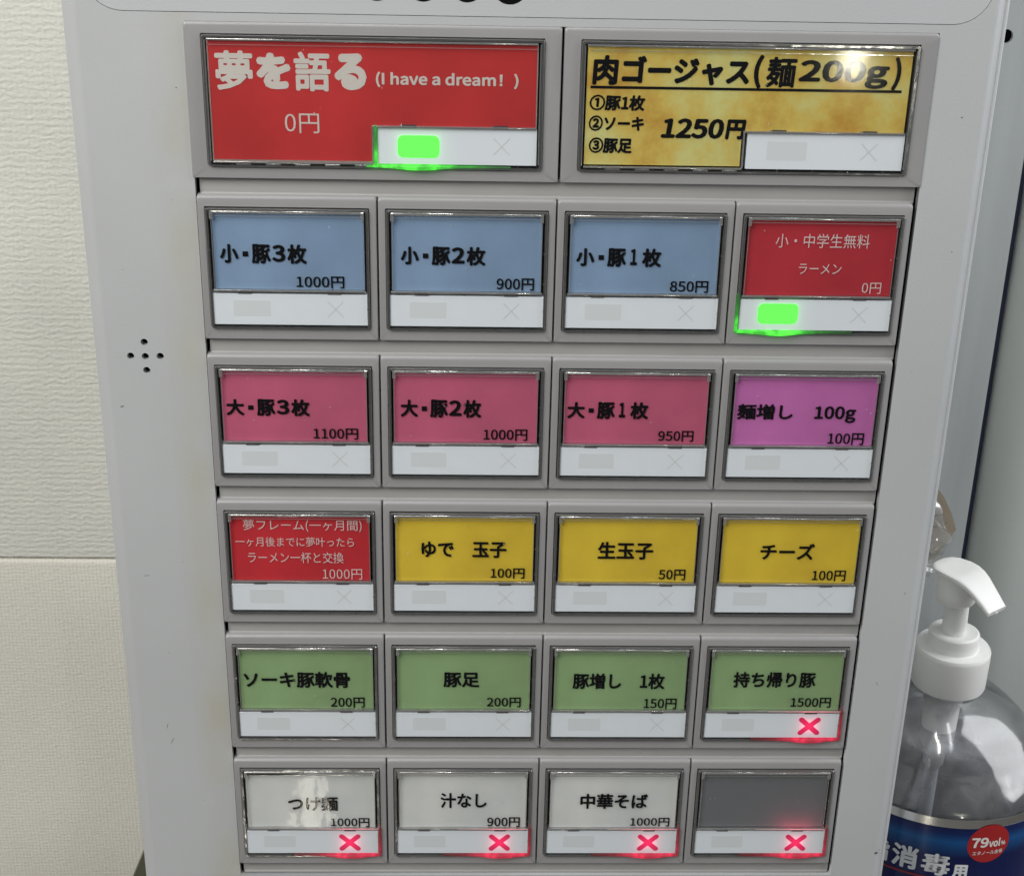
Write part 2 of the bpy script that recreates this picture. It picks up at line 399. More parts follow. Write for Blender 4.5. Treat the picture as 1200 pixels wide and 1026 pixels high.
# ------------------------------------------------------------------ ticket machine
MB = Vector((-7, 110, -540))
machine = empty('ticket_machine', MB, label='pale grey meal ticket vending machine with rows of coloured menu buttons', category='ticket machine')
X0, X1, ZT, ZB, YF = -155, 141, 170, -540, 0.6
part = lambda name, me, m, **kw: link(name, me, m, machine, -MB, **kw)
upper_out = [(p_.x, p_.z) for p_ in rr(-156.5, 142.0, 2.4, 150, 13, 0, 8)]
upper_in = [(p_.x, p_.z) for p_ in rr(-156.28, 141.78, 2.62, 149.65, 12.7, 0, 8)]
lower_out = [(p_.x, p_.z) for p_ in rr(-156.5, 142.0, -520, -348.8, 13, 0, 8)]
lower_in = [(p_.x, p_.z) for p_ in rr(-156.28, 141.78, -519.7, -349.02, 12.7, 0, 8)]
opening = [(-123.9, -0.3), (125.2, -0.3), (125.2, -348.1), (-123.9, -348.1)]
HOLES = [(-145.6, -111.8), (-150.8, -117.1), (-145.6, -117.2), (-140.3, -117.1), (-145.5, -122.5)]
circ = lambda cx, cz, r, k_=20: [(cx + r * math.cos(2 * math.pi * i / k_), cz + r * math.sin(2 * math.pi * i / k_)) for i in range(k_)]
FX0, FX1 = -158.6, 142.8
me = plate('front_panel', [(FX0, ZB + 2), (FX1, ZB + 2), (FX1, ZT), (FX0, ZT)], [upper_out, lower_out, opening] + [circ(x, z, 1.3) for x, z in HOLES], YF, YF + 3)
part('front_panel', me, body_m)
part('upper_panel', plate('upper_panel', upper_in, [], YF + .02, YF + 3), panel_m)
part('lower_panel', plate('lower_panel', lower_in, [], YF + .02, YF + 3), panel_m)
# rounded door edges: left and right columns swept vertically
def edge_col(x, s, name, lip):
    pr = []
    W_ = 5.6 if not lip else 4.8
    pr += [(x, YF), (x + s * .7, YF + .12), (x + s * 1.4, YF + .42), (x + s * 3.6, YF + 2.1)]
    if lip: pr += [(x + s * 3.9, YF + 2.15), (x + s * 4.2, YF + 2.0), (x + s * 4.7, YF + 2.1), (x + s * 5.2, YF + 2.5), (x + s * 5.5, YF + 3.3), (x + s * 5.5, YF + 4.6), (x + s * 5.0, YF + 5.4)]
    else: pr += [(x + s * 5.0, YF + 2.5), (x + s * 5.4, YF + 3.2), (x + s * 5.6, YF + 4.4)]
    pr += [(x + s * W_, 28), (x, 28)]
    bm = bmesh.new(); loft(bm, [[Vector((a, b_, ZB + 2)) for a, b_ in pr], [Vector((a, b_, ZT)) for a, b_ in pr]], True, True)
    return mesh(name, bm, 35)
part('door_edge', edge_col(FX0, -1, 'door_edge', False), body_m)
part('door_edge', edge_col(FX1, 1, 'door_edge', True), body_m)
bm = bmesh.new(); box(bm, FX0 + .5, FX1 - .5, 12, 27.5, ZB + 2.5, ZT - .5); part('recess_backing', mesh('recess_backing', bm), black_m)
bm = bmesh.new(); box(bm, FX0, FX1, YF + 3, 28, ZT, ZT + 3, 1); part('door_cap', mesh('door_cap', bm), body_m)
bm = bmesh.new(); box(bm, FX0, FX1, YF + 3, 28, ZB, ZB + 2, .5); part('door_cap', mesh('door_cap', bm), body_m)
bm = bmesh.new(); box(bm, -157, 142, 28.3, 215, ZB, ZT - 4, 2); part('cabinet_body', mesh('cabinet_body', bm, 40), mat('cabinet_paint', lin((160, 161, 157), 1.1), 0.5, 0.4, 0.03, 20))
# dark printed marks cut by the top of the frame
for cx, rx_ in ((-61.0, 6), (-45.9, 6), (-31.6, 6), (-17.6, 6.2)):
    V = [((cx + rx_ * math.cos(i * math.pi / 18)) * MM, (YF - .04) * MM, (13.3 + (-0.2 if cx > -20 else .25) + 6.6 * math.sin(i * math.pi / 18)) * MM) for i in range(36)]
    part('printed_mark', pyd('printed_mark', V, [tuple(range(36))]), black_m)
# scuffs
def blot(cx, cz, r, n_=11, sq=0.7, ang=0.4):
    P = []
    for i in range(n_):
        a = 2 * math.pi * i / n_; q = r * random.uniform(0.55, 1.1); x, z = q * math.cos(a), q * sq * math.sin(a)
        P.append(((cx + x * math.cos(ang) - z * math.sin(ang)) * MM, (YF - .03) * MM, (cz + x * math.sin(ang) + z * math.cos(ang)) * MM))
    return P
V, F = [], []
for cx, cz, r in ((-155.6, -136.6, .55), (-154.9, -136.4, .3), (143.4, -336.6, .9), (144.6, -335.0, .35), (141.4, -332.8, .2), (136.5, -28, .35), (139.5, -75, .25), (-151, -85, .2),
                  (-128, -22, .28), (-132, -60, .2), (-138, -200, .2), (133, -230, .22), (131, -120, .2), (-146, -240, .22), (-137, -310, .2)):
    b0 = len(V); P = blot(cx, cz, r); V += P; F.append(tuple(range(b0, b0 + len(P))))
for cx, cz, l_, a in ((-152, -206, 1.6, .1), (-147.5, -281, 2.2, 1.1), (-149, -274, 1.6, 1.3), (134, -253, 1.4, -1.1), (140, -212, 1.0, 1.2)):
    b0 = len(V); c_, s_ = math.cos(a), math.sin(a)
    for u, t in ((-1, 0), (0, .1), (1, 0), (0, -.1)): V.append(((cx + u * l_ * c_ - t * s_) * MM, (YF - .03) * MM, (cz + u * l_ * s_ + t * c_) * MM))
    F.append((b0, b0 + 1, b0 + 2, b0 + 3))
part('scuff', pyd('scuff', V, F), mat('scuff_dirt', lin((62, 60, 54), 1.0), 0.8), kind='stuff')

# divider strips between the rows
ROW = 57.9; MH = 52.3
for r in range(6):
    zt = -ROW * r - MH + 0.9; zb = -ROW * (r + 1) - 0.6
    if r == 5: zb = -347.9
    bm = bmesh.new(); box(bm, -122.7, 124.3, 2.4, 8, zb, zt, 0.35, 2)
    box(bm, -122.4, 124.0, 1.9, 3.2, zb + 0.0, zb + 1.0, 0.3, 2)
    part('divider_strip', mesh('divider_strip', bm, 30), strip_m)


# ------------------------------------------------------------------ menu buttons
def frame_mesh(W, hw):
    """grey module frame: rounded outside, recessed window"""
    bm = bmesh.new(); o_ = W / 2 - 0.16
    L0 = [rr(-o_, o_, -MH, 0, 0.7, 7.0)]
    L0.append(rr(-o_, o_, -MH, 0, 0.7, 2.6))
    for a in range(0, 91, 15):
        A = math.radians(a); t = 1 - math.cos(math.radians(90 - a)); t = 1 - math.sin(A); u = math.cos(A)
        y = 2.4 * t
        L0.append(rr(-o_ + .4 * (1 - u), o_ - .4 * (1 - u), -MH + .4 * (1 - u), 0 - 1.5 * (1 - u), (1.0, 1.0, .6, .6), y * .8))
    L0.append(rr(-hw - .2, hw + .2, -48.6, -4.0, (.5, .5, 1.6, 1.6), 0.0))
    L0.append(rr(-hw, hw, -48.4, -4.2, (.4, .4, 1.4, 1.4), 0.25))
    L0.append(rr(-hw, hw, -48.4, -4.2, (.4, .4, 1.4, 1.4), 7.0))
    loft(bm, L0)
    return mesh('button_frame', bm, 28)


def pocket_mesh(hw):
    bm = bmesh.new()
    loft(bm, [rr(-hw + .04, hw - .04, -48.3, -4.25, (.4, .4, 1.4, 1.4), 1.0), rr(-hw + .04, hw - .04, -48.3, -4.25, (.4, .4, 1.4, 1.4), 6.6)], False, True)
    return mesh('pocket', bm, 0)


def tray_mesh(hw, notch=None):
    """clear carrier round the card and strip, with small ribs, lips and corner bosses"""
    bm = bmesh.new(); h = hw - .16
    zt, zb = -4.5, -48.1
    loft(bm, [rr(-h, h, zb, zt, (.6, .6, 1.2, 1.2), y_) for y_ in (5, -.6)] + [rr(-h + .25, h - .25, zb + .25, zt - .2, (.5, .5, 1.0, 1.0), -1.0)]
         + [rr(-h + 1.0, h - 1.0, zb + .7, zt - .85, .5, -1.0), rr(-h + 1.15, h - 1.15, zb + .8, zt - .95, .5, 4.9)])
    for x in [(-h + 8 + i * (2 * h - 16) / (4 if hw < 40 else 8)) for i in range(5 if hw < 40 else 9)]:
        box(bm, x - .12, x + .12, -.9, 3, zb + .1, zb + 1.2)
    for z in (-19.5, -30.5, -40.5):
        for s in (-1, 1): box(bm, s * (h - .6) - .65, s * (h - .6) + .65, -.5, .4, z - .14, z + .14)
    return mesh('clear_tray', bm, 30)


def cover_mesh(x0, x1, z0, z1):
    bm = bmesh.new()
    loft(bm, [rr(x0, x1, z0, z1, .3, .3), rr(x0, x1, z0, z1, .3, -.6), rr(x0 + .3, x1 - .3, z0 + .3, z1 - .3, .3, -.9)], False, True)
    return mesh('clear_cover', bm, 25)


def edges_mesh(x0, x1, z0, z1, tabs, side=True):
    bm = bmesh.new()
    box(bm, x0, x1, -1.3, -.2, z1, z1 + 1.0, .35, 3)         # top lip
    box(bm, x0 + .5, x1 - .5, -1.05, -.92, z1 - .95, z1 - .75)
    box(bm, x0 - .3, x1 + .3, -1.1, .2, z0 - .85, z0 - .1, .2, 2)          # bottom lip
    for s, x in ((1, x0), (-1, x1)):
        box(bm, x - .2 if s > 0 else x - 1.0, x + 1.0 if s > 0 else x + .2, -1.5, -.95, z1 - 2.1, z1 + .9, .15, 1)
        box(bm, x + s * .25 - .12, x + s * .25 + .12, -1.0, -.6, z0, z1 - .1)
    return mesh('cover_edge', bm, 30)


def rect_mesh(name, x0, x1, z0, z1, y0, y1, bev=.15, r=.2):
    bm = bmesh.new()
    loft(bm, [rr(x0, x1, z0, z1, r, y1), rr(x0, x1, z0, z1, r, y0 + bev), rr(x0 + bev, x1 - bev, z0 + bev, z1 - bev, r, y0)], True, True)
    return mesh(name, bm, 25)


def cross_mesh(cx, cz, w_, h_, t, y, name='cross', rnd=True):
    """X of two bars, one outline"""
    bm = bmesh.new()
    L_ = math.hypot(w_, h_) / 2; a0 = math.atan2(h_, w_)
    P = []
    hw = t / 2
    # union outline of two crossing capsules
    ang = a0
    dirs = [ang, math.pi - ang, math.pi + ang, -ang + 2 * math.pi]
    dirs.sort()
    for i, d in enumerate(dirs):
        ux, uz = math.cos(d), math.sin(d)
        for k_ in range(7):
            a = d - math.pi / 2 + math.pi * k_ / 6
            if rnd: P.append((cx + ux * (L_ - hw) + hw * math.cos(a), cz + uz * (L_ - hw) + hw * math.sin(a)))
            elif k_ in (0, 6): P.append((cx + ux * L_ + hw * math.cos(a), cz + uz * L_ + hw * math.sin(a)))
        d2 = dirs[(i + 1) % 4]; g_ = ((d2 - d) % (2 * math.pi)) / 2; m_ = d + g_
        rr_ = hw / math.sin(g_); P.append((cx + rr_ * math.cos(m_), cz + rr_ * math.sin(m_)))
    vs = [bm.verts.new((x, y, z)) for x, z in P]
    c0 = bm.verts.new((cx, y, cz))
    for i in range(len(vs)): bm.faces.new((vs[i], vs[(i + 1) % len(vs)], c0))
    for v in bm.verts: v.co *= MM
    bmesh.ops.recalc_face_normals(bm, faces=bm.faces)
    me = bpy.data.meshes.new(name); bm.to_mesh(me); bm.free()
    return me


HW, HW0 = 28.2, 56.6
shared = dict(frame=frame_mesh(62, HW), frame0=frame_mesh(125.0, HW0), pocket=pocket_mesh(HW), pocket0=pocket_mesh(HW0), tray=tray_mesh(HW), tray0=tray_mesh(HW0),
              cover=cover_mesh(-26.3, 26.3, -33.4, -6.2), edge=edges_mesh(-26.3, 26.3, -33.4, -6.2, None),
              strip=rect_mesh('indicator_strip', -27.0, 27.3, -46.5, -35.1, -.5, 4), strip0=rect_mesh('indicator_strip', .8, 54.7, -46.4, -34.0, -.5, 4),
              lampw=rect_mesh('lamp_window', -20.0, -7.0, -43.3, -37.4, -.53, -.45, .02, .5), lampw0=rect_mesh('lamp_window', 7.8, 21.4, -43.2, -36.8, -.53, -.45, .02, .5),
              xfaint=cross_mesh(15.9, -40.5, 5.6, 5.8, .28, -.55, 'cross', False), xfaint0=cross_mesh(42.8, -40.0, 5.6, 5.8, .28, -.55, 'cross', False),
              xred=cross_mesh(15.4, -40.9, 8.3, 7.7, 2.15, -.6), tabm=None, edge0=None)
bm = bmesh.new(); box(bm, -2.4, 2.4, -.75, .6, -35.05, -33.75, .1, 1); shared['tabs'] = mesh('clip_tab', bm, 30)
bm = bmesh.new(); box(bm, -2.4, 2.4, -.75, .6, -33.95, -33.0, .1, 1); shared['tabs0'] = mesh('clip_tab', bm, 30)
GREEN, GHALO = (0.14, 1.0, 0.09), (0.02, 0.55, 0.04)
lampg_m = glow_mat('green_led_window', (0.13, 1.0, 0.085), (0.13, 1.0, 0.085), 0, 0, 1, 1, 1, (0.05, 0.3, 0.05), 1.0)
redx_m = glow_mat('red_led_cross', (0.80, 0.02, 0.105), (0.62, 0.02, 0.10), .0154, -.0409, .0004, .0004, .006, (0.2, 0.01, 0.03), 1.15)
mk = lin((194, 201, 208), K)
strip_g = glow_mat('milky_strip_lit_green', (0.10, 0.62, 0.10), (0.10, 0.5, 0.14), -.0130, -.0402, .0058, .0026, .0019, mk, 0.75)
strip_g0 = glow_mat('milky_strip_lit_green_wide', (0.10, 0.62, 0.10), (0.10, 0.5, 0.14), .0146, -.0400, .0058, .0026, .0019, mk, 0.75)
strip_r = glow_mat('milky_strip_lit_red', (0.95, 0.16, 0.26), (0.8, 0.10, 0.16), .0154, -.0409, .0026, .0022, .0018, mk, 0.7)
guide_g = glow_mat('light_guide_green', (0.10, 1.0, 0.06), (0.02, 0.45, 0.03), -.0165, -.047, .0105, .002, .0065, (0.02, 0.05, 0.02), 1.25, True)
guide_g0 = glow_mat('light_guide_green_wide', (0.10, 1.0, 0.06), (0.02, 0.45, 0.03), .011, -.047, .0105, .002, .0090, (0.02, 0.05, 0.02), 1.25, True)
blank_m = glow_mat('blank_plate_red_spill', (0.75, 0.06, 0.12), (0.5, 0.03, 0.07), .0150, -.0355, .003, .001, .0042, lin((122, 125, 130), 1.6), 0.6)  # red spill from the lit cross, put into the plate as fading emission
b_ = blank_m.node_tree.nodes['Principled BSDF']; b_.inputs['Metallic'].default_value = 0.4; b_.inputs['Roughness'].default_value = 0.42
lip_r = glow_mat('lip_glow_red', (0.9, 0.10, 0.17), (0.5, 0.02, 0.06), .0165, -.034, .006, .001, .0045, (0.3, 0.25, 0.25), 0.8, True)
guide_r = glow_mat('light_guide_red', (0.85, 0.02, 0.08), (0.5, 0.01, 0.04), .0165, -.047, .0085, .0035, .0068, (0.05, 0.02, 0.02), 1.0, True)


def guide_mesh(x0, x1, side, cx, wide=False):
    """light-piping rim under the strip (bulging under the LED) and up one side"""
    bm = bmesh.new(); N = 28; lo = []
    for i in range(N + 1):
        x = x0 + (x1 - x0) * i / N; b_ = math.exp(-((x - cx) / 8.5) ** 2)
        hgt = .45 + .75 * b_; yf = -1.15 - .9 * b_
        zt_ = -46.75
        lo.append([Vector((x, 1.0, zt_)), Vector((x, yf + .15, zt_)), Vector((x, yf, zt_ - .2)), Vector((x, yf, zt_ - hgt)), Vector((x, yf + .25, zt_ - hgt - .25)), Vector((x, 1.0, zt_ - hgt - .25))])
    loft(bm, lo, True, True)
    if side: box(bm, side - .42, side + .42, -1.3, 2, -47.3, -33.2, .18, 2)
    return mesh('light_guide', bm, 35)


shared['guide_g'] = guide_mesh(-27.6, 14, -27.75, -13)
shared['guide_g0'] = guide_mesh(-3, 46, 0.2, 14.6)
shared['guide_r'] = guide_mesh(-8, 27.9, 27.85, 15.4)

TEXTS = [
(0,0,'夢を語る',-52.4,-2.4,-22.4,-9.2),(0,0,'(I have a dream！)',0.6,48.1,-20.7,-15.6),(0,0,'0円',-30.1,-18.6,-36.4,-29.8),
(0,1,'肉ゴージャス(麺200g)',-52.7,50.7,-19.0,-8.5),(0,1,'①豚1枚',-53.3,-34.6,-27.3,-22.0),(0,1,'②ソーキ',-53.3,-34.6,-34.2,-28.9),(0,1,'③豚足',-53.0,-38.3,-41.7,-36.3),(0,1,'1250円',-28.7,0.1,-36.3,-29.5),
(1,0,'小・豚3枚',-23.8,6.3,-24.2,-17.1),(1,0,'1000円',2.4,19.1,-32.9,-28.5),(1,1,'小・豚2枚',-23.1,6.5,-24.0,-17.2),(1,1,'900円',10.5,23.7,-32.9,-28.4),
(1,2,'小・豚1枚',-23.8,6.1,-23.8,-17.0),(1,2,'850円',9.7,23.3,-33.0,-28.6),(1,3,'小・中学生無料',-16.2,16.9,-16.1,-11.0),(1,3,'ラーメン',-7.2,8.0,-25.6,-21.8),(1,3,'0円',16.0,22.8,-32.6,-28.5),
(2,0,'大・豚3枚',-24.8,5.4,-23.7,-17.0),(2,0,'1100円',6.4,22.7,-32.8,-28.3),(2,1,'大・豚2枚',-23.7,5.7,-23.7,-16.6),(2,1,'1000円',6.6,22.7,-32.7,-28.1),
(2,2,'大・豚1枚',-24.9,4.8,-23.7,-16.9),(2,2,'950円',8.9,22.0,-32.5,-28.1),(2,3,'麺増し　100g',-24.6,19.3,-24.4,-17.2),(2,3,'100円',9.9,23.3,-33.2,-28.4),
(3,0,'夢フレーム(一ヶ月間)',-21.2,23.2,-12.8,-7.8),(3,0,'一ヶ月後までに夢叶ったら',-24.4,20.2,-19.1,-15.1),(3,0,'ラーメン一杯と交換',-20.0,16.1,-26.1,-21.4),(3,0,'1000円',8.0,23.0,-33.1,-28.6),
(3,1,'ゆで　玉子',-16.4,15.9,-23.4,-16.5),(3,1,'100円',10.0,23.0,-32.3,-27.8),(3,2,'生玉子',-11.3,9.9,-23.7,-16.2),(3,2,'50円',12.5,22.8,-32.6,-27.9),
(3,3,'チーズ',-11.1,9.7,-23.4,-16.4),(3,3,'100円',9.8,22.8,-32.6,-27.9),(4,0,'ソーキ豚軟骨',-24.5,17.2,-23.8,-16.4),(4,0,'200円',9.4,22.8,-33.0,-28.2),
(4,1,'豚足',-8.0,6.3,-23.3,-16.4),(4,1,'200円',9.3,22.8,-32.6,-28.0),(4,2,'豚増し　1枚',-18.8,17.8,-23.9,-16.6),(4,2,'150円',10.0,23.1,-33.2,-28.2),
(4,3,'持ち帰り豚',-16.9,16.0,-23.0,-15.7),(4,3,'1500円',7.0,23.1,-32.3,-27.6),(5,0,'つけ麺',-9.5,10.9,-25.3,-18.0),(5,0,'1000円',7.8,23.6,-33.3,-28.8),
(5,1,'汁なし',-9.1,9.9,-23.7,-16.2),(5,1,'900円',10.2,23.7,-33.3,-28.3),(5,2,'中華そば',-13.6,14.2,-24.0,-16.5),(5,2,'1000円',7.5,23.8,-32.9,-28.5)]
KIND = {(0, 0): 'red', (0, 1): 'gold', (1, 0): 'blue', (1, 1): 'blue', (1, 2): 'blue', (1, 3): 'darkred', (2, 0): 'rose', (2, 1): 'rose', (2, 2): 'rose', (2, 3): 'violet',
        (3, 0): 'crimson', (3, 1): 'yellow', (3, 2): 'yellow', (3, 3): 'yellow', (4, 0): 'green', (4, 1): 'green', (4, 2): 'green', (4, 3): 'green',
        (5, 0): 'white', (5, 1): 'white', (5, 2): 'white', (5, 3): 'grey'}
CNAME = dict(red='wide red', gold='wide gold', blue='blue', darkred='dark red', rose='pink', violet='violet', crimson='red', yellow='yellow', green='green', white='white', grey='blank grey')


def card_mesh(x0, x1, z0, z1, sag, tilt, seed):
    """paper card, slightly bowed"""
    rnd = random.Random(seed); bm = bmesh.new(); nx, nz_ = 14, 8; G = []
    a, b_, c_ = rnd.uniform(0, 6), rnd.uniform(0, 6), rnd.uniform(.6, 1.4)
    for j in range(nz_ + 1):
        row = []
        for i in range(nx + 1):
            u, t = i / nx, j / nz_
            y = .05 + .10 * sag * (math.sin(u * 5 * c_ + a) * math.sin(t * 3 + b_) + 1)
            z = z0 + (z1 - z0) * t
            if t == 1: z += tilt * (u - .5)
            row.append(bm.verts.new((x0 + (x1 - x0) * u, y, z)))
        G.append(row)
    for j in range(nz_):
        for i in range(nx): bm.faces.new((G[j][i], G[j][i + 1], G[j + 1][i + 1], G[j + 1][i]))
    r = bmesh.ops.extrude_face_region(bm, geom=list(bm.faces))
    for v in [e_ for e_ in r['geom'] if isinstance(e_, bmesh.types.BMVert)]: v.co.y += .25
    return mesh('name_card', bm, 40)


LIT = {(0, 0): 'g0', (1, 3): 'g', (4, 3): 'r', (5, 0): 'r', (5, 1): 'r', (5, 2): 'r', (5, 3): 'r'}
# the wide cards are L-shaped: cut out for the strip
def wide_card():
    out = [(-54.4, -45.6), (-1.1, -45.6), (-1.1, -33.6), (54.1, -33.6), (54.1, -6.3), (-54.4, -6.3)]
    return out


for r in range(6):
    for c in (range(2) if r == 0 else range(4)):
        cx = (-62.3, 63.0)[c] if r == 0 else -93 + 62 * c
        wide = r == 0; s_ = '0' if wide else ''
        kind = KIND[(r, c)]; lit = LIT.get((r, c))
        words = [t[2] for t in TEXTS if t[0] == r and t[1] == c]
        lab = CNAME[kind] + ' menu button' + (' reading ' + words[0].replace('　', ' ') if words else ' without card') + (' ' + words[-1] if len(words) > 1 else '')
        if lit: lab += ', ' + ('green lamp lit' if 'g' in lit else 'red cross lit')
        loc = Vector((cx, 0, -ROW * r)) - MB
        jit = random.Random(r * 9 + c)
        b = link('menu_button', shared['frame' + s_], frame_m, machine, loc, label=lab)
        sub = lambda name, me, m, dx=0, dz=0, dy=0: link(name, me, m, b, (dx, dy, dz))
        sub('pocket', shared['pocket' + s_], dark_m)
        sub('clear_tray', shared['tray' + s_], tray_m, jit.uniform(-.12, .12), jit.uniform(-.1, .1))
        if wide:
            me = plate('name_card', wide_card(), [], -.05, .2); sub('name_card', me, cardc[kind])
            bo = [(-54.9, -46.1), (-.9, -46.1), (-.9, -34.1), (54.5, -34.1), (54.5, -6.1), (-54.9, -6.1)]
            if c == 0: sub('card_backing', plate('card_backing', bo, [], .25, .45), cardc['backing'])
            bm = bmesh.new()
            lp = [(-54.6, -45.9), (-.8, -45.9), (-.8, -33.4), (54.4, -33.4), (54.4, -6.0), (-54.6, -6.0)]
            me = plate('clear_cover', lp, [], -.9, -.5); sub('clear_cover', me, coverw_m)
            box(bm, -54.6, 54.4, -1.3, -.2, -6.2, -5.5, .18, 2); box(bm, -54.6, -.5, -1.3, -.2, -46.6, -46.0, .15, 2); box(bm, -.8, 54.4, -1.3, .2, -34.0, -33.35, .15, 2)
            box(bm, -.75, -.2, -1.2, .2, -46.2, -33.6, .12, 1)
            for k_ in range(5): box(bm, -47 + k_ * 10, -42 + k_ * 10, -1.0, 1, -47.3, -46.75, .1, 1)
            box(bm, -54.0, 54.0, -1.0, -.93, -7.6, -7.4)
            for xs in (-1, 1): box(bm, xs * 55.3 - .15, xs * 55.3 + .15, -1.1, 3, -46, -6, .1, 1)
            for x in (11.5, 42.5): box(bm, x - 3.2, x - 2.5, -.9, .6, -34.1, -33.0, .1, 1)
            sub('cover_edge', mesh('cover_edge', bm, 30), edge_m)
        else:
            tl = 1.6 if (r, c) == (5, 0) else jit.uniform(-.25, .25)
            if kind != 'grey': sub('name_card', card_mesh(-26.0, 26.2, -33.4, -6.4 - (1.0 if (r, c) == (5, 0) else 0), 1.5 if r == 5 else .8, tl, r * 7 + c), cardc[kind], jit.uniform(-.15, .15))
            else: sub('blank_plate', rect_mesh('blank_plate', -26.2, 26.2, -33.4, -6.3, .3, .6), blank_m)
            sub('clear_cover', shared['cover'], cover_m); sub('cover_edge', shared['edge'], edge_m)
        sm = milky_m
        if lit: sm = dict(g0=strip_g0, g=strip_g, r=strip_r)[lit]
        me = shared['strip' + s_]
        if lit: me = me.copy(); me.materials.clear(); me.materials.append(sm)
        so = sub('indicator_strip', me, sm)
        for x in ((11.5, 42.5) if wide else (-15.9, 15.5)): sub('clip_tab', shared['tabs' + s_], tab_m, x)
        if lit and 'g' in lit:
            bm_ = rect_mesh('green_lamp', *((-20.4, -5.9) if not wide else (7.6, 21.8)), -44.1, -36.5, -.6, -.45, .03, 2.0)
            sub('green_lamp', bm_, lampg_m)
            sub('light_guide', shared['guide_g' + s_], guide_g0 if wide else guide_g)
        else: sub('lamp_window', shared['lampw' + s_], faint_m)
        if lit == 'r':
            bm = bmesh.new(); box(bm, -2, 27.2, -1.2, -.85, -33.95, -33.55, .1, 1); sub('lip_glow', mesh('lip_glow', bm, 30), lip_r)  # added glowing bar, imitates cross light caught on the cover lip
            sub('red_cross', shared['xred'], redx_m); sub('light_guide', shared['guide_r'], guide_r)
        else: sub('cross', shared['xfaint' + s_], faintx_m)
        # dust specks lying on the clear cover
        V, F = [], []
        for k_ in range(jit.randint(3, 9)):
            px, pz, q = jit.uniform(-25, 25), jit.uniform(-31, -8), jit.uniform(.08, .24)
            b0 = len(V); V += [((px + q * math.cos(a) * jit.uniform(.7, 1.3)) * MM, -1.0 * MM, (pz + q * math.sin(a)) * MM) for a in [i * math.pi / 3 for i in range(6)]]; F.append(tuple(range(b0, b0 + 6)))
        sub('dust_specks', pyd('dust_specks', V, F), dust_m)['kind'] = 'stuff'
        # print on the card
        V, F = [], []
        for t in TEXTS:
            if t[0] != r or t[1] != c: continue
            off, sh = 0.0105, 0.0
            if t[2][-1] == '円': off = 0.006
            if kind in ('darkred', 'crimson'): off = 0.0
            if (r, c) == (0, 0): off = {'夢を語る': 0.0125, '0円': 0.0}.get(t[2], 0.012)
            if (r, c) == (0, 1): off, sh = (0.015, 0.06)
            if wide and c == 1 and t[2] == '1250円': off, sh = 0.015, 0.14
            if '・豚' in t[2] and t[2][-1] == '枚':
                a_, b_, c_, d_ = t[3:]; wd = b_ - a_
                ex = (.635, .715) if t[2][3] == '1' else (.60, .755)
                for ch, u0, u1, v0, v1 in ((t[2][0], 0, .215, .02, .98), ('豚', .365, .585, 0, 1), (t[2][3], *ex, .10, .97), ('枚', .775, 1, 0, 1)):
                    add_text(V, F, ch, a_ + wd * u0, a_ + wd * u1, c_ + (d_ - c_) * v0, c_ + (d_ - c_) * v1, -.2, .014, 0)
                b0 = len(V); q0, q1, r0, r1 = a_ + wd * .262, a_ + wd * .325, c_ + (d_ - c_) * .36, c_ + (d_ - c_) * .62
                V += [(x * MM, -.2 * MM, z * MM) for x, z in ((q0, r0), (q1, r0), (q1, r1), (q0, r1))]; F.append((b0, b0 + 1, b0 + 2, b0 + 3))
                continue
            SEG = {'夢を語る': ((('夢', 0, .25, 0, .98, .010), ('を', .27, .50, .04, .94, .022), ('語', .52, .762, 0, .98, .010), ('る', .784, 1, .04, .96, .024)), .0),
                   '肉ゴージャス(麺200g)': ((('肉', 0, .084, .02, .95, .014), ('ゴージャス', .095, .508, .05, .95, .017), ('(', .522, .552, -.02, 1.04, .012), ('麺', .562, .66, .02, .98, .010), ('200g', .668, .962, .02, .90, .014), (')', .972, 1, -.02, 1.04, .012)), .05),
                   '1250円': ((('1250', 0, .74, 0, 1, .015), ('円', .76, 1, -.02, .98, .018)), .10)}
            if wide and t[2] in SEG:
                a_, b_, c_, d_ = t[3:]; wd, hd = b_ - a_, d_ - c_
                for ch, u0, u1, v0, v1, bo_ in SEG[t[2]][0]: add_text(V, F, ch, a_ + wd * u0, a_ + wd * u1, c_ + hd * v0, c_ + hd * v1, -.2, bo_, SEG[t[2]][1])
                continue
            add_text(V, F, t[2], *t[3:], -.2, off, sh)
        if (r, c) == (0, 1):
            b0 = len(V); V += [(x * MM, -.2 * MM, z * MM) for x, z in ((-53.2, -20.0), (51.6, -20.0), (51.6, -19.1), (-53.2, -19.1))]; F.append((b0, b0 + 1, b0 + 2, b0 + 3))
        if V:
            inkm = white_m if kind == 'red' else whited_m if kind in ('darkred', 'crimson') else navy_m if kind == 'gold' else ink_m
            sub('lettering', pyd('lettering', V, F), inkm)

# ------------------------------------------------------------------ sanitizer bottle
BX, BY, BZ = 203, 107, -540
BB = Vector((BX, BY, BZ))
bottle = empty('pump_bottle', BB, label='clear hand sanitizer pump bottle with white pump and blue label, right of the machine', category='bottle')
bp_ = lambda name, me, m, **kw: link(name, me, m, bottle, -BB, **kw)
pumpw = mat('pump_white', (0.80, 0.80, 0.785), 0.33, 0.45, 0.02, 60, 0.05, 700)
pumpw.node_tree.nodes['Principled BSDF'].inputs['Subsurface Weight'].default_value = 0.0


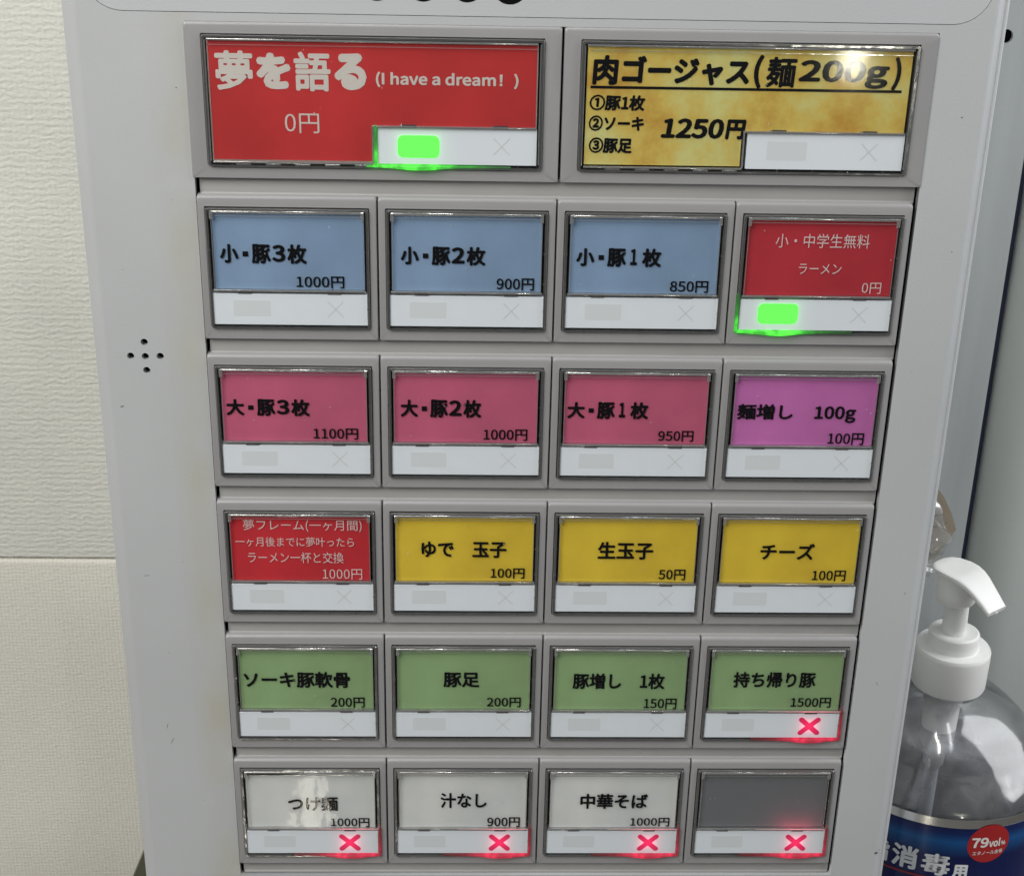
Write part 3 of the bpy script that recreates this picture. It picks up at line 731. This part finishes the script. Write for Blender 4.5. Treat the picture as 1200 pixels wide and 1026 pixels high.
def glass(name, colr, rough, ior, bump=0.0, bs=60):
    m = bpy.data.materials.new(name); m.use_nodes = True; n = m.node_tree.nodes; L = m.node_tree.links; n.remove(n['Principled BSDF'])
    g_ = n.new('ShaderNodeBsdfGlass'); g_.inputs['Color'].default_value = (*colr, 1); g_.inputs['Roughness'].default_value = rough; g_.inputs['IOR'].default_value = ior
    L.new(g_.outputs[0], n['Material Output'].inputs[0])
    if bump:
        t = n.new('ShaderNodeTexCoord'); nb = n.new('ShaderNodeTexNoise'); nb.inputs['Scale'].default_value = bs; nb.inputs['Detail'].default_value = 4; nb.inputs['Distortion'].default_value = 1.2
        b_ = n.new('ShaderNodeBump'); b_.inputs['Strength'].default_value = bump; b_.inputs['Distance'].default_value = 0.004
        L.new(t.outputs['Object'], nb.inputs[0]); L.new(nb.outputs[0], b_.inputs['Height']); L.new(b_.outputs[0], g_.inputs['Normal'])
    return m


shell = [(15.5, -312), (15.5, -320.5), (17.8, -322.0), (22.5, -323.6), (28.5, -327.0), (35.0, -332.6), (41.5, -339.2), (47.2, -346.0), (51.8, -352.0), (54.8, -356.5), (56.6, -361.5), (57.2, -368), (57.2, -522), (55, -533), (48, -540)]
bm = bmesh.new()
inner = [(max(.5, r_ - 1.1), z_ + (0 if i < len(shell) - 2 else 1.5)) for i, (r_, z_) in enumerate(shell)]
lathe(bm, shell + [(.3, -539.7)], BX, BY, 72, False, True)
me = mesh('bottle_body', bm, 50)
clear_pet = clear_mat('clear_pet', (0.985, 0.985, 0.99), 0.06, 1.3, 0.10, 0.22, 40)
bp_('bottle_body', me, clear_pet)
# gel inside
gel = clear_mat('gel', (0.97, 0.98, 0.99), 0.07, 1.2, 0.16, 0.6, 45)
n = gel.node_tree.nodes; L = gel.node_tree.links
dfs = n.new('ShaderNodeBsdfDiffuse'); dfs.inputs[0].default_value = (0.82, 0.84, 0.89, 1); m2 = n.new('ShaderNodeMixShader')
tx = n.new('ShaderNodeTexCoord'); nz = n.new('ShaderNodeTexNoise'); nz.inputs['Scale'].default_value = 60; nz.inputs['Detail'].default_value = 6; nz.inputs['Distortion'].default_value = 0.8
rm = n.new('ShaderNodeMapRange'); rm.inputs[1].default_value = 0.42; rm.inputs[2].default_value = 0.72; rm.inputs[3].default_value = 0.14; rm.inputs[4].default_value = 0.36
L.new(tx.outputs['Object'], nz.inputs[0]); L.new(nz.outputs[0], rm.inputs[0]); L.new(rm.outputs[0], m2.inputs[0])
old = n['Material Output'].inputs[0].links[0].from_socket; L.new(old, m2.inputs[1]); L.new(dfs.outputs[0], m2.inputs[2]); L.new(m2.outputs[0], n['Material Output'].inputs[0])
bm = bmesh.new(); lathe(bm, [(.3, -344.5), (20, -344.8), (38, -344.2), (44.2, -343.6), (45.2, -345.5), (50.2, -352.0), (53.2, -356.5), (55.0, -361.5), (55.7, -368), (55.7, -521), (53, -532), (.3, -533)], BX, BY, 64, True, True)
bp_('gel', mesh('gel', bm, 60), gel)
# pump
bm = bmesh.new(); lathe(bm, [(17.0, -299.3), (17.6, -300.3), (17.7, -301.5), (17.5, -318.8), (17.1, -320.0), (16.2, -320.4)], BX, BY, 144, True, True, 0.05, 1)
bp_('screw_cap', mesh('screw_cap', bm, 30), pumpw)
bm = bmesh.new(); lathe(bm, [(5.8, -291.6), (10.6, -291.2), (11.6, -291.8), (12.0, -293.0), (12.0, -299.0), (12.4, -299.5)], BX - .4, BY, 64, True, False)
bp_('collar', mesh('collar', bm, 30), pumpw)
bm = bmesh.new(); lathe(bm, [(5.3, -270), (5.5, -280), (5.9, -291.5)], BX - 1.0, BY, 40, True, True); bp_('stem', mesh('stem', bm, 30), pumpw)
bm = bmesh.new(); lathe(bm, [(9.6, -259), (9.5, -270), (9.2, -273.6), (8.6, -274.6), (5.6, -276.6)], BX - 2.6, BY, 48, True, True); bp_('pump_skirt', mesh('pump_skirt', bm, 40), pumpw)
# head: loft from the back over the top to the nozzle tip
bm = bmesh.new(); lo = []
ax = Vector((12.5, -17.5, 0)).normalized(); sd = Vector((-ax.y, ax.x, 0))
st = [(-10.6, 1.6, -258.9, .6), (-10.2, 4.6, -257.9, 1.8), (-8.6, 7.6, -257.3, 2.8), (-5.5, 9.6, -256.9, 3.4), (0, 10.4, -256.6, 3.6), (4.5, 10.2, -256.8, 3.7), (8.5, 9.5, -257.6, 3.7),
      (12, 8.7, -259.2, 3.6), (16, 7.9, -261.8, 3.3), (20, 7.2, -264.9, 3.0), (23.4, 6.7, -267.7, 2.7), (24.4, 6.6, -268.5, 2.6)]
for s, hw_, zt_, th in st:
    c0 = Vector((BX - 3.7, BY, 0)) + ax * s
    lp = []
    for i in range(24):
        a = 2 * math.pi * i / 24; ca, sa = math.cos(a), math.sin(a)
        ex = 0.55
        px = hw_ * math.copysign(abs(ca) ** ex, ca); pz = zt_ - th / 2 + (th / 2) * math.copysign(abs(sa) ** ex, sa)
        if sa > .3 and -9 < s < 9: pz -= 1.7 * (1 - (px / hw_) ** 2) * (1 - abs(s) / 9.5)
        lp.append(c0 + sd * px + Vector((0, 0, pz)) + ax * (0.35 * (zt_ - pz) if s > 14 else 0) * -1)
    lo.append(lp)
loft(bm, lo, True, True)
me = mesh('pump_head', bm, 45)
o = bp_('pump_head', me, pumpw)
# small nozzle slot
bm = bmesh.new(); c0 = Vector((BX - 3.7, BY, -270.2)) + ax * 22.6
lathe(bm, [(1.7, 0), (1.6, -.7)], 0, 0, 16, True, True)
for v in bm.verts: v.co = c0 + v.co
bp_('nozzle_outlet', mesh('nozzle_outlet', bm, 30), pumpw)
# pump chamber and dip tube inside the bottle
innerw = mat('pump_chamber_white', (0.90, 0.90, 0.89), 0.35, 0.4)
bm = bmesh.new(); lathe(bm, [(9.5, -320), (9.3, -330), (8.6, -333), (8.2, -352), (7.4, -355), (5.2, -356.5), (5.0, -366), (3.8, -368)], BX - 1, BY, 40, True, True)
bp_('pump_chamber', mesh('pump_chamber', bm, 30), innerw)
bm = bmesh.new(); lathe(bm, [(3.4, -366), (3.4, -534)], BX - 1, BY, 24, True, True); bp_('dip_tube', mesh('dip_tube', bm, 30), mat('dip_tube_milky', (0.80, 0.84, 0.90), 0.3, 0.4))
# label on the cylinder
RL = 57.7


def wrap(rad):
    return lambda u, z, k_=0: (BX + (rad + .004 * k_) * math.sin(u / RL), BY - (rad + .004 * k_) * math.cos(u / RL), z)


def band(name, z0, z1, rad, m, parent=None, th=.12):
    bm = bmesh.new(); N = 120; lo = []
    for i in range(N):
        a = 2 * math.pi * i / N
        lo.append([Vector((BX + q * math.sin(a), BY - q * math.cos(a), z)) for q, z in ((rad, z0), (rad, z1), (rad - th, z1), (rad - th, z0))])
    loft(bm, lo, closed=True)
    me = mesh(name, bm, 40)
    return link(name, me, m, parent or bottle, -BB)


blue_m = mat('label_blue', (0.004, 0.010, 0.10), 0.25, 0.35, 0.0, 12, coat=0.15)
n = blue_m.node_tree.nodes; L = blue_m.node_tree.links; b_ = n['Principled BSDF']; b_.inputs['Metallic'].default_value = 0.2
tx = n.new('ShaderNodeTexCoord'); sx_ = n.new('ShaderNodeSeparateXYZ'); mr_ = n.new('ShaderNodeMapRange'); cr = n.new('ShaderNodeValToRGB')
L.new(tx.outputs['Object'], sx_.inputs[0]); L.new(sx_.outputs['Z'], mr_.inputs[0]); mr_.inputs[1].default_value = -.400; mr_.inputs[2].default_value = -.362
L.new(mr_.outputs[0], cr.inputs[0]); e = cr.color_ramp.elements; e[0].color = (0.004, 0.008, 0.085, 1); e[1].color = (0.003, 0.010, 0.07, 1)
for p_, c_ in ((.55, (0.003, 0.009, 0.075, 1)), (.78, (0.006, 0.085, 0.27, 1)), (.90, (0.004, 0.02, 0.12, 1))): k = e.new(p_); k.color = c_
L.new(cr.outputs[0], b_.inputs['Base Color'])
silver_m = mat('label_silver', (0.72, 0.72, 0.72), 0.22, 0.5, metal=1.0)
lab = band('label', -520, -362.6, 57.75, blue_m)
band('silver_band', -362.6, -357.9, 57.65, silver_m).name = 'silver_band'
deg = math.radians
V, F = [], []
U = lambda d: deg(d) * RL
add_text(V, F, '指', U(-47.5), U(-34.8), -389.2, -377.0, 0, .012, 0, wrap(57.9))
add_text(V, F, '消', U(-33.6), U(-21.6), -389.4, -376.6, 0, .012, 0, wrap(57.9))
add_text(V, F, '毒', U(-19.9), U(-6.9), -389.9, -377.6, 0, .012, 0, wrap(57.9))
add_text(V, F, '用', U(-5.7), U(1.3), -390.6, -382.8, 0, .016, 0, wrap(57.9))
add_text(V, F, '手', U(-62), U(-49), -389.2, -377.0, 0, .012, 0, wrap(57.9))
link('label_lettering', pyd('label_lettering', V, F), mat('label_white', (0.66, 0.68, 0.72), 0.4), lab)
V, F = [], []
N = 40
for i in range(N + 1):
    u = U(-60 + 62 * i / N)
    for z in (-391.5, -392.7): V.append(tuple(q * MM for q in wrap(57.9)(u, z + 0.4)))
F = [(2 * i, 2 * i + 1, 2 * i + 3, 2 * i + 2) for i in range(N)]
link('red_line', pyd('red_line', V, F), mat('label_red_line', (0.20, 0.012, 0.02), 0.4), lab)
V, F = [], []
V.append(tuple(q * MM for q in wrap(57.88)(U(9.5), -371.2)))
for ring in range(1, 5):
    for i in range(40):
        a = 2 * math.pi * i / 40; V.append(tuple(q * MM for q in wrap(57.88)(U(9.5) + 10.4 * ring / 4 * math.cos(a), -371.2 + 10.6 * ring / 4 * math.sin(a))))
for i in range(40): F.append((0, 1 + i, 1 + (i + 1) % 40))
for ring in range(3):
    for i in range(40):
        a0_, b0_ = 1 + ring * 40, 1 + (ring + 1) * 40; F.append((a0_ + i, b0_ + i, b0_ + (i + 1) % 40, a0_ + (i + 1) % 40))
link('red_badge', pyd('red_badge', V, F), mat('badge_red', (0.34, 0.012, 0.014), 0.35), lab)
V, F = [], []
add_text(V, F, '79', U(1.0), U(9.2), -373.0, -367.3, 0, .014, 0, wrap(58.05))
add_text(V, F, 'vol', U(9.4), U(15.2), -373.2, -368.4, 0, .015, 0, wrap(58.05))
add_text(V, F, '%', U(15.5), U(18.0), -372.9, -370.4, 0, .01, 0, wrap(58.05))
add_text(V, F, 'エタノール含有', U(2.2), U(17.0), -377.3, -374.9, 0, .004, 0, wrap(58.05))
link('badge_lettering', pyd('badge_lettering', V, F), mat('badge_white', (0.72, 0.68, 0.66), 0.4), lab)
for x in list(lab.children): x.location = (0, 0, 0)

# ------------------------------------------------------------------ brown tag in a crumpled clear bag behind the pump
tagm = mat('kraft_card', lin((158, 146, 130), 1.1), 0.7, 0.2, 0.06, 60)
TG = Vector((180, 132, -250))
tagroot = empty('bagged_tag', TG, label='brown cardboard tag in a crumpled clear bag hanging beside the machine behind the pump', category='tag')
tag_out = [(150, -262), (150, -212), (176, -213.5), (184, -219.0), (190, -224.6), (196.5, -232.5), (201.5, -241.5), (204.8, -250.0), (200.5, -258.2), (196.4, -266), (176, -272), (160, -270)]
me = plate('cardboard_tag', tag_out, [circ(199.4, -246.5, .35, 8)], 131.2, 132.0); link('cardboard_tag', me, tagm, tagroot, -TG)
bm = bmesh.new()
rnd = random.Random(3); G = []
for j in range(27):
    row = []
    for i in range(19):
        u, t = i / 18, j / 26
        z = -232 - 54 * t
        xr = 192 + 8.0 * math.sin(min(1, t * 1.3) * 3.0) - 5 * max(0, t - .75) * 4 + 1.0 * math.sin(t * 23)
        x = 150 + (xr - 150) * u
        y = 127 + 2.6 * math.sin(u * 15 + t * 6) * math.cos(t * 13 - u * 5) + 1.2 * rnd.uniform(-1, 1)
        row.append(bm.verts.new((x, y, z + 1.0 * rnd.uniform(-1, 1) - 3 * u * t)))
    G.append(row)
for j in range(26):
    for i in range(18): bm.faces.new((G[j][i], G[j][i + 1], G[j + 1][i + 1], G[j + 1][i]))
bag_m = clear_mat('clear_bag', (0.90, 0.90, 0.90), 0.26, 2.2, 0.20, 0.0, 60, 0.22)
link('clear_bag', mesh('clear_bag', bm, 35), bag_m, tagroot, -TG)
bm = bmesh.new(); box(bm, 143, 158, 128, 131, -216, -214, .4); link('hook', mesh('hook', bm, 30), steel_m, tagroot, -TG)
